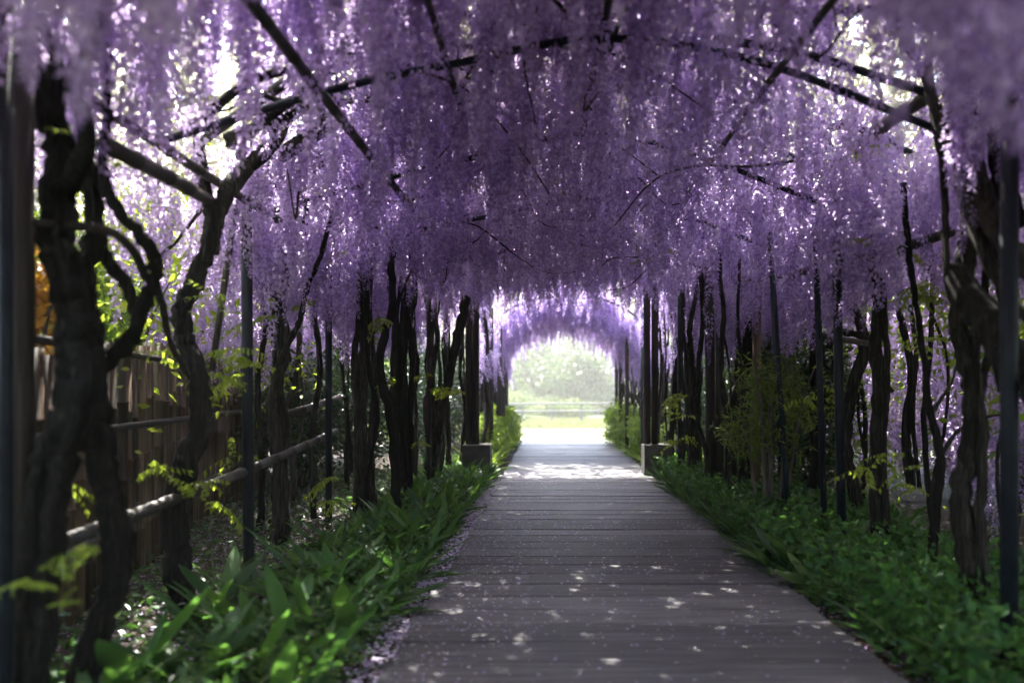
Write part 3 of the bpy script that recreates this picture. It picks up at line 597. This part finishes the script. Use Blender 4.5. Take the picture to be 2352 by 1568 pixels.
groundcloud('leafy_weeds', 'mixed small leaved weeds standing between the broad plants at left', 'ground cover', 5000, lambda: (-.80-.7*RS.rand(), 2.4+9*RS.rand()**1.2), M['under'], .055, .18, up=.2)
groundcloud('dead_leaves', 'brown dead leaves along the left edge of the boardwalk', 'leaf litter', 2600, lambda: (-.74-abs(RS.randn())*.16, RS.uniform(2, 12.5)), M['litter'], .045, .02, asp=.6, flat=True)
groundcloud('dead_leaves', 'brown dead leaves along the right edge of the boardwalk', 'leaf litter', 3200, lambda: (1.47+abs(RS.randn())*.16, RS.uniform(2, 12.5)), M['litter'], .045, .02, asp=.6, flat=True)
groundcloud('fallen_petals', 'pale fallen wisteria petals scattered over the boardwalk planks', 'petals', 5200, lambda: (RS.uniform(-.69, 1.44) if RS.rand() < .6 else -.69+abs(RS.randn())*.35, 2.2+9.8*RS.rand()**.72), M['fallen'], .018, .003, asp=.75, flat=True, zb=.002)
groundcloud('fallen_petals', 'lilac fallen petals gathered along the left edge of the boardwalk', 'petals', 8000, lambda: (-.70+RS.randn()*.10, 2.4+9*RS.rand()), M['fallen'], .025, .014, asp=.7, flat=True, zb=-.010)
groundcloud('fallen_petals', 'lilac fallen petals on the bare soil below the fence', 'petals', 9000, lambda: (RS.uniform(-3.2, -1.5), 2.4+8*RS.rand()), M['fallen'], .02, .02, asp=.7, flat=True, zb=-.03)
groundcloud('fallen_petals', 'fallen petals on the soil right of the boardwalk', 'petals', 1500, lambda: (1.46+abs(RS.randn())*.2, 2.2+6*RS.rand()), M['fallen'], .018, .012, asp=.7, flat=True, zb=-.03)
# ------------------------------------------------------------------ bamboo fence: every cane an object
fr = empty('bamboo_fence', (-3.2, 7, -.05), 'brown fence of upright split bamboo canes left behind the wisteria trunks', 'fence')
def cane_mesh(seed):
    rs = np.random.RandomState(seed); st = [(0, 1)]
    for c in (.33+rs.uniform(-.08, .08), .78+rs.uniform(-.1, .1), 1.18+rs.uniform(-.08, .08)): st += [(c-.006, 1), (c, 1.24), (c+.008, .94)]
    st += [(1.56, .96)]; V = []; F = []; S_ = 7
    for z, k in st:
        for j in range(S_): a = j*6.2832/S_; V.append((math.cos(a)*.038*k, math.sin(a)*.038*k, z))
    for i in range(len(st)-1):
        for j in range(S_): F.append((i*S_+j, i*S_+(j+1) % S_, (i+1)*S_+(j+1) % S_, (i+1)*S_+j))
    F.append(tuple((len(st)-1)*S_+j for j in range(S_))); mb = MB(); mb.add(V, F); return mb.mesh('cane', M['bamboo'])
CM = [cane_mesh(s) for s in range(4)]
a0, a1 = Vector((-2.15, 2.6, 0)), Vector((-4.3, 12.2, 0)); Lf = (a1-a0).length; nc = int(Lf/.083)
fd = (a1-a0)/Lf; fn = Vector((-fd.y, fd.x, 0))
for k in range(nc):
    p = a0+fd*(k*.083+RS.randn()*.004)+fn*RS.randn()*.008
    link('cane', CM[k % 4], fr, (p.x, p.y, -.06), (RS.randn()*.012, RS.randn()*.012, RS.rand()*6.28), (RS.uniform(.85, 1.12),)*2+(RS.uniform(.97, 1.03)*min(1, .84+.05*k*.083),))
for z in (.35, .95, 1.4):
    mb = MB(); q = -.055; tube(mb, [tuple(a0+fn*q+Vector((0, 0, z))), tuple(a1+fn*q+Vector((0, 0, z)))], .022, sides=8, sub=1); mb.build('fence_rail', M['greybamboo'], fr)
# ------------------------------------------------------------------ shrubs and trees outside
def crown(c, rad, n, size, rs, ncl=40, asp=.45, droop=.1, shell=.75):
    d = rs.randn(ncl, 3); d /= np.linalg.norm(d, axis=1)[:, None]; rr = rs.rand(ncl)[:, None]**.4
    cc = d*rr; cc = cc*np.array(rad)*.82; cs = rs.uniform(.18, .42, ncl)
    w_ = rs.randint(0, ncl, n); g = rs.randn(n, 3); g /= np.linalg.norm(g, axis=1)[:, None]; g *= rs.rand(n)[:, None]**(1-shell+.15)
    p = cc[w_]+g*(cs[w_][:, None]*np.array(rad))
    V, F = leafcloud(p+np.array(c), np.full(n, size), rs, up=.25, asp=asp, droop=droop)
    t = np.clip(rs.rand(n)*.7+rs.rand(ncl)[w_]*.4-.05, 0, 1)
    return V, F, np.repeat(t, 2)
def shrub(name, c, rad, n, size, m, label, cat='shrub', group=None, ncl=40, seed=0, trunk=0, asp=.45, droop=.1):
    rs = np.random.RandomState(900+seed); root = empty(name, (c[0], c[1], -.1), label, cat, group)
    V, F, T = crown(c, rad, n, size, rs, ncl, asp, droop)
    o = link('crown' if trunk else 'foliage', npmesh('foliage', V, F, M[m], T), root)
    mb = MB()
    if trunk:
        tube(mb, [(c[0], c[1], -.12), (c[0]+rs.randn()*.1*trunk*5, c[1], c[2]*.5), (c[0], c[1], c[2])], trunk, trunk*.5, 9, 5, lobes=3, rough=.15, seed=seed)
        for k in range(7):
            e = rs.randn(3); e /= np.linalg.norm(e); e[2] = abs(e[2])*.6
            tube(mb, [(c[0], c[1], c[2]*.55), tuple(np.array(c)+e*np.array(rad)*.35), tuple(np.array(c)+e*np.array(rad)*.8)], trunk*.4, trunk*.1, 6, 3, seed=k)
        mb.build('trunk', M['treebark'], root)
    else:
        for k in range(7):
            e = rs.randn(3); tube(mb, [(c[0]+e[0]*.05, c[1]+e[1]*.05, -.12), (c[0]+e[0]*rad[0]*.3, c[1]+e[1]*rad[1]*.3, c[2]), (c[0]+e[0]*rad[0]*.45, c[1]+e[1]*rad[1]*.4, c[2]+rad[2]*.6)], .018, .006, 5, 3, seed=k)
        mb.build('stem', M['treebark'], root)
    return root
# behind the fence
shrub('golden_shrub', (-2.95, 4.3, 1.35), (.42, .5, .75), 5200, .085, 'goldleaf', 'golden orange leaved shrub behind the bamboo fence at far left', seed=1, ncl=30)
shrub('green_shrub', (-3.6, 6.0, 1.5), (.7, .8, .95), 8500, .10, 'sunleaf', 'bright green shrub behind the fence between the left wisteria limbs', seed=2, asp=.25, droop=.4)
shrub('green_shrub', (-4.9, 7.8, 2.1), (1.1, 1.3, 1.3), 10000, .11, 'sunleaf', 'tall yellow green shrub rising above the fence behind the forked trunk', seed=3)
shrub('garden_tree', (-5.4, 4.4, 3.6), (2.0, 2.2, 1.6), 16000, .13, 'sunleaf', 'sunlit tree with yellow green crown over the fence at far left', 'tree', seed=4, trunk=.12)
shrub('garden_tree', (-7.8, 9.5, 3.4), (2.6, 2.6, 2.3), 16000, .15, 'sunleaf', 'leafy light green tree behind the yellow green shrub at left', 'tree', seed=5, trunk=.15)
shrub('dark_hedge', (-4.3, 13.5, 1.5), (1.5, 3.0, 1.7), 16000, .10, 'darkleaf', 'dark evergreen hedge behind the left trunks past the fence end', 'hedge', seed=6, ncl=70)
shrub('dark_hedge', (-3.6, 18, 1.4), (1.3, 2.6, 1.6), 11000, .10, 'sunleaf', 'green hedge outside the far arbour at left', 'hedge', seed=7, ncl=60)
shrub('dark_hedge', (-3.2, 10.2, .9), (.8, 1.6, .95), 9000, .08, 'darkleaf', 'low dark shrub under the blossom at left behind the paired trunks', 'hedge', seed=8, ncl=50)
shrub('dark_hedge', (-2.25, 16.2, 1.0), (.6, 4.3, 1.35), 15000, .09, 'darkleaf', 'narrow leafy hedge close behind the far left row of slender trunks', 'hedge', seed=18, ncl=110)
shrub('dark_hedge', (2.95, 16.2, 1.0), (.6, 4.3, 1.35), 15000, .09, 'darkleaf', 'narrow leafy hedge close behind the far right row of slender trunks', 'hedge', seed=19, ncl=110)
shrub('dark_hedge', (-2.9, 12.3, 1.1), (.8, 1.4, 1.3), 9000, .08, 'darkleaf', 'dark shrub behind the trunks just left of the left footing', 'hedge', seed=20, ncl=50)
shrub('dark_hedge', (3.2, 12.0, 1.1), (.8, 1.4, 1.3), 9000, .08, 'darkleaf', 'dark shrub behind the trunks just right of the right footing', 'hedge', seed=21, ncl=50)
for i, (c, r, lab) in enumerate([((-1.10, 14.2, .36), (.42, 1.6, .5), 'bright leafy shrub at the left path edge just beyond the left footing'), ((-1.02, 17.8, .42), (.45, 1.8, .55), 'sunlit leafy shrub spilling over the left path edge near the exit'),
        ((1.82, 14.6, .36), (.42, 1.7, .5), 'bright leafy shrub at the right path edge just beyond the right footing'), ((1.72, 18.2, .46), (.48, 1.8, .6), 'sunlit leafy shrub spilling over the right path edge near the exit')]):
    shrub('edge_shrub', c, r, 6500, .075, 'sunleaf', lab, 'shrub', seed=70+i, ncl=60)
# right side
shrub('feathery_shrub', (1.98, 7.1, 1.0), (.48, .5, .62), 2000, .075, 'feather', 'feathery green shrub growing between the steel pipes and the pale double post', seed=9, ncl=34, asp=.22, droop=.5)
shrub('dark_hedge', (2.9, 9.3, 1.1), (.6, 1.2, 1.3), 9000, .09, 'darkleaf', 'dark evergreen shrub behind the broad trunk at right', 'hedge', seed=10, ncl=50)
shrub('green_shrub', (5.6, 7.5, 1.0), (1.2, 2.2, 1.2), 12000, .11, 'sunleaf', 'yellow green shrub behind the hanging blossom at right', seed=11, ncl=60)
shrub('green_shrub', (4.1, 4.6, .35), (.8, 1.2, .55), 7000, .09, 'sunleaf', 'low bright green shrub at right edge below the hanging blossom', seed=12, ncl=40)
rs_ = np.random.RandomState(77)
for lab, xr, yr, zr, n_, sz, mm in [('yellow green wisteria leaves hanging among the blossom outside at right', (2.9, 5.2), (3.6, 13), (.2, 2.2), 9000, .085, 'sunleaf'), ('yellow green leaves hanging among the blossom outside at left', (-4.2, -2.3), (4.6, 8.5), (1.3, 3.2), 3800, .08, 'wleaf')]:
    cc = np.stack([rs_.uniform(*xr, 90), rs_.uniform(*yr, 90), rs_.uniform(*zr, 90)], 1); c = cc[rs_.randint(0, 90, n_)]+rs_.randn(n_, 3)*.22
    V, F = leafcloud(c, np.full(n_, sz), rs_, up=.2, droop=.4)
    o = link('hanging_leaves', npmesh('hanging_leaves', V, F, M[mm], np.repeat(rs_.rand(n_), 2))); tag(o, lab, 'leaves', kind='stuff')
shrub('garden_tree', (8.5, 11, 3.6), (2.8, 3.4, 2.6), 16000, .16, 'treeleaf', 'green tree beyond the curtain of blossom at right', 'tree', seed=13, trunk=.16)
shrub('green_shrub', (3.7, 17, 1.5), (1.2, 3.0, 1.6), 12000, .11, 'sunleaf', 'green hedge outside the far arbour at right', 'hedge', seed=14, ncl=60)
shrub('garden_tree', (8.0, 3.0, 3.2), (2.4, 2.8, 2.4), 12000, .16, 'treeleaf', 'tree beside the right outer trunks, nearest on that side', 'tree', seed=15, trunk=.15)
for i, (c, r, lab) in enumerate([((-4.6, -2.5, 1.5), (1.0, 4.2, 1.7), 'unseen dark hedge added left of and behind the viewer to block sky light'), ((4.9, -2.5, 1.5), (1.0, 4.2, 1.7), 'unseen dark hedge added right of and behind the viewer to block sky light'),
        ((.3, -13, 1.8), (5, 1.4, 2.2), 'unseen dark hedge added across the path behind the viewer to block sky light')]):
    shrub('dark_hedge', c, r, 9000, .14, 'darkleaf', lab, 'hedge', seed=80+i, ncl=70)  # unseen hedges, added to block sky light from behind the viewer
shrub('green_shrub', (-3.6, 22.3, .8), (1.7, 1.6, 1.0), 9000, .10, 'sunleaf', 'sunlit rounded shrub left of the pale gravel at the tunnel exit', seed=91, ncl=50)
shrub('green_shrub', (4.9, 22.3, .8), (1.9, 1.6, 1.0), 9000, .10, 'sunleaf', 'sunlit rounded shrub right of the pale gravel at the tunnel exit', seed=92, ncl=50)
# beyond the end of the tunnel
for i, (x, y, z, r, s) in enumerate([(-2.4, 39, .6, (2.2, 1.4, 1.0), 0), (.5, 41, .35, (2.0, 1.3, .75), 1), (5.0, 40, .4, (1.8, 1.2, .8), 2), (-7, 41, .7, (2.6, 1.6, 1.2), 3)]):
    shrub('azalea_bush', (x, y, z), r, 9000, .11, 'azalea', ['rounded pale azalea bush behind the far rail fence, left of its middle', 'low rounded azalea bush behind the middle of the far rail fence', 'small round bush behind the right part of the far rail fence', 'large rounded bush behind the left end of the far rail fence'][i], 'bush', 'clipped bushes beyond the fence', ncl=50, seed=30+i)
far = [(-13, 56, 4.5, 5.5), (-6.5, 60, 4.4, 5), (-1.5, 54, 2.6, 3.4), (3, 62, 4.8, 4.6), (7.5, 57, 3.2, 3.8), (13, 60, 5.0, 5.5), (20, 55, 5, 5.5), (-21, 58, 5, 6), (-9.5, 50, 1.8, 3.6), (-4, 51, 1.6, 3.2), (1.6, 50, 1.4, 3.0), (6.2, 51, 1.5, 3.2), (11, 50, 1.8, 3.6)]
fl = ['leftmost hazy tree beyond the rail fence', 'tall hazy tree left of the tunnel opening', 'low round hazy tree near the middle of the tunnel opening', 'tall hazy tree right behind the middle of the opening', 'lower hazy tree at the right of the tunnel opening', 'large hazy tree far right beyond the rail fence', 'outermost hazy tree on the right beyond the field', 'outermost hazy tree on the left beyond the field', 'low spreading tree at the left of the row just beyond the field', 'low spreading tree left of the opening, beside the tall one', 'low spreading tree in the middle of the row beyond the field', 'low spreading tree right of the middle in the row beyond the field', 'low spreading tree at the right of the row just beyond the field']
for i, (x, y, z, r) in enumerate(far):
    shrub('far_tree', (x, y, z), (r, r*.8, r*.85), 11000, .32, 'treeleaf', fl[i], 'tree', 'trees beyond the field', ncl=60, seed=50+i, trunk=.3)
# rail fence
rf = empty('rail_fence', (1, 36, 0), 'low wooden two rail fence across the sunlit field beyond the tunnel', 'fence')
for k in range(14):
    x = -7.9+k*1.34; mb = MB(); box(mb, x-.05, x+.05, 35.95, 36.05, -.15, .74); mb.build('fence_post', M['fencewood'], rf, False)
for z in (.70, .36):
    mb = MB(); tube(mb, [(-8.2, 35.9, z), (1, 35.9, z+.02), (10, 35.9, z+.06)], .045, sides=8, sub=2); mb.build('fence_rail', M['fencewood'], rf)
# grass tufts on the field
n = 34000; c = np.stack([RS.uniform(-8, 10, n), 21.2+RS.rand(n)**.85*19, np.full(n, -.11)], 1); dd = RS.randn(n, 3)*.35; dd[:, 2] = 1
V, F = leafcloud(c, np.full(n, .13), RS, up=0, asp=.12, dirs=dd)
o = link('field_grass', npmesh('field_grass', V, F, M['azalea'], np.repeat(RS.rand(n)*.6+.4, 2))); tag(o, 'short sunlit grass on the field beyond the tunnel', 'grass', kind='stuff')
# ------------------------------------------------------------------ haze
HAZE = 0.0034
mb = MB(); box(mb, -60, 60, -12, 75, -1.2, 11.5); hz = mb.mesh('haze', M['soil'], False); hz.materials.clear()
m, t, o_ = mat('haze_air'); pv = N(t, 'ShaderNodeVolumePrincipled'); pv.inputs['Density'].default_value = HAZE; pv.inputs['Color'].default_value = (1, .98, .86, 1); pv.inputs['Anisotropy'].default_value = .35
t.links.new(pv.outputs[0], o_.inputs['Volume']); hz.materials.append(m)
if HAZE: o = link('haze', hz); o['kind'] = 'stuff'; o['label'] = 'thin pale haze in the air'
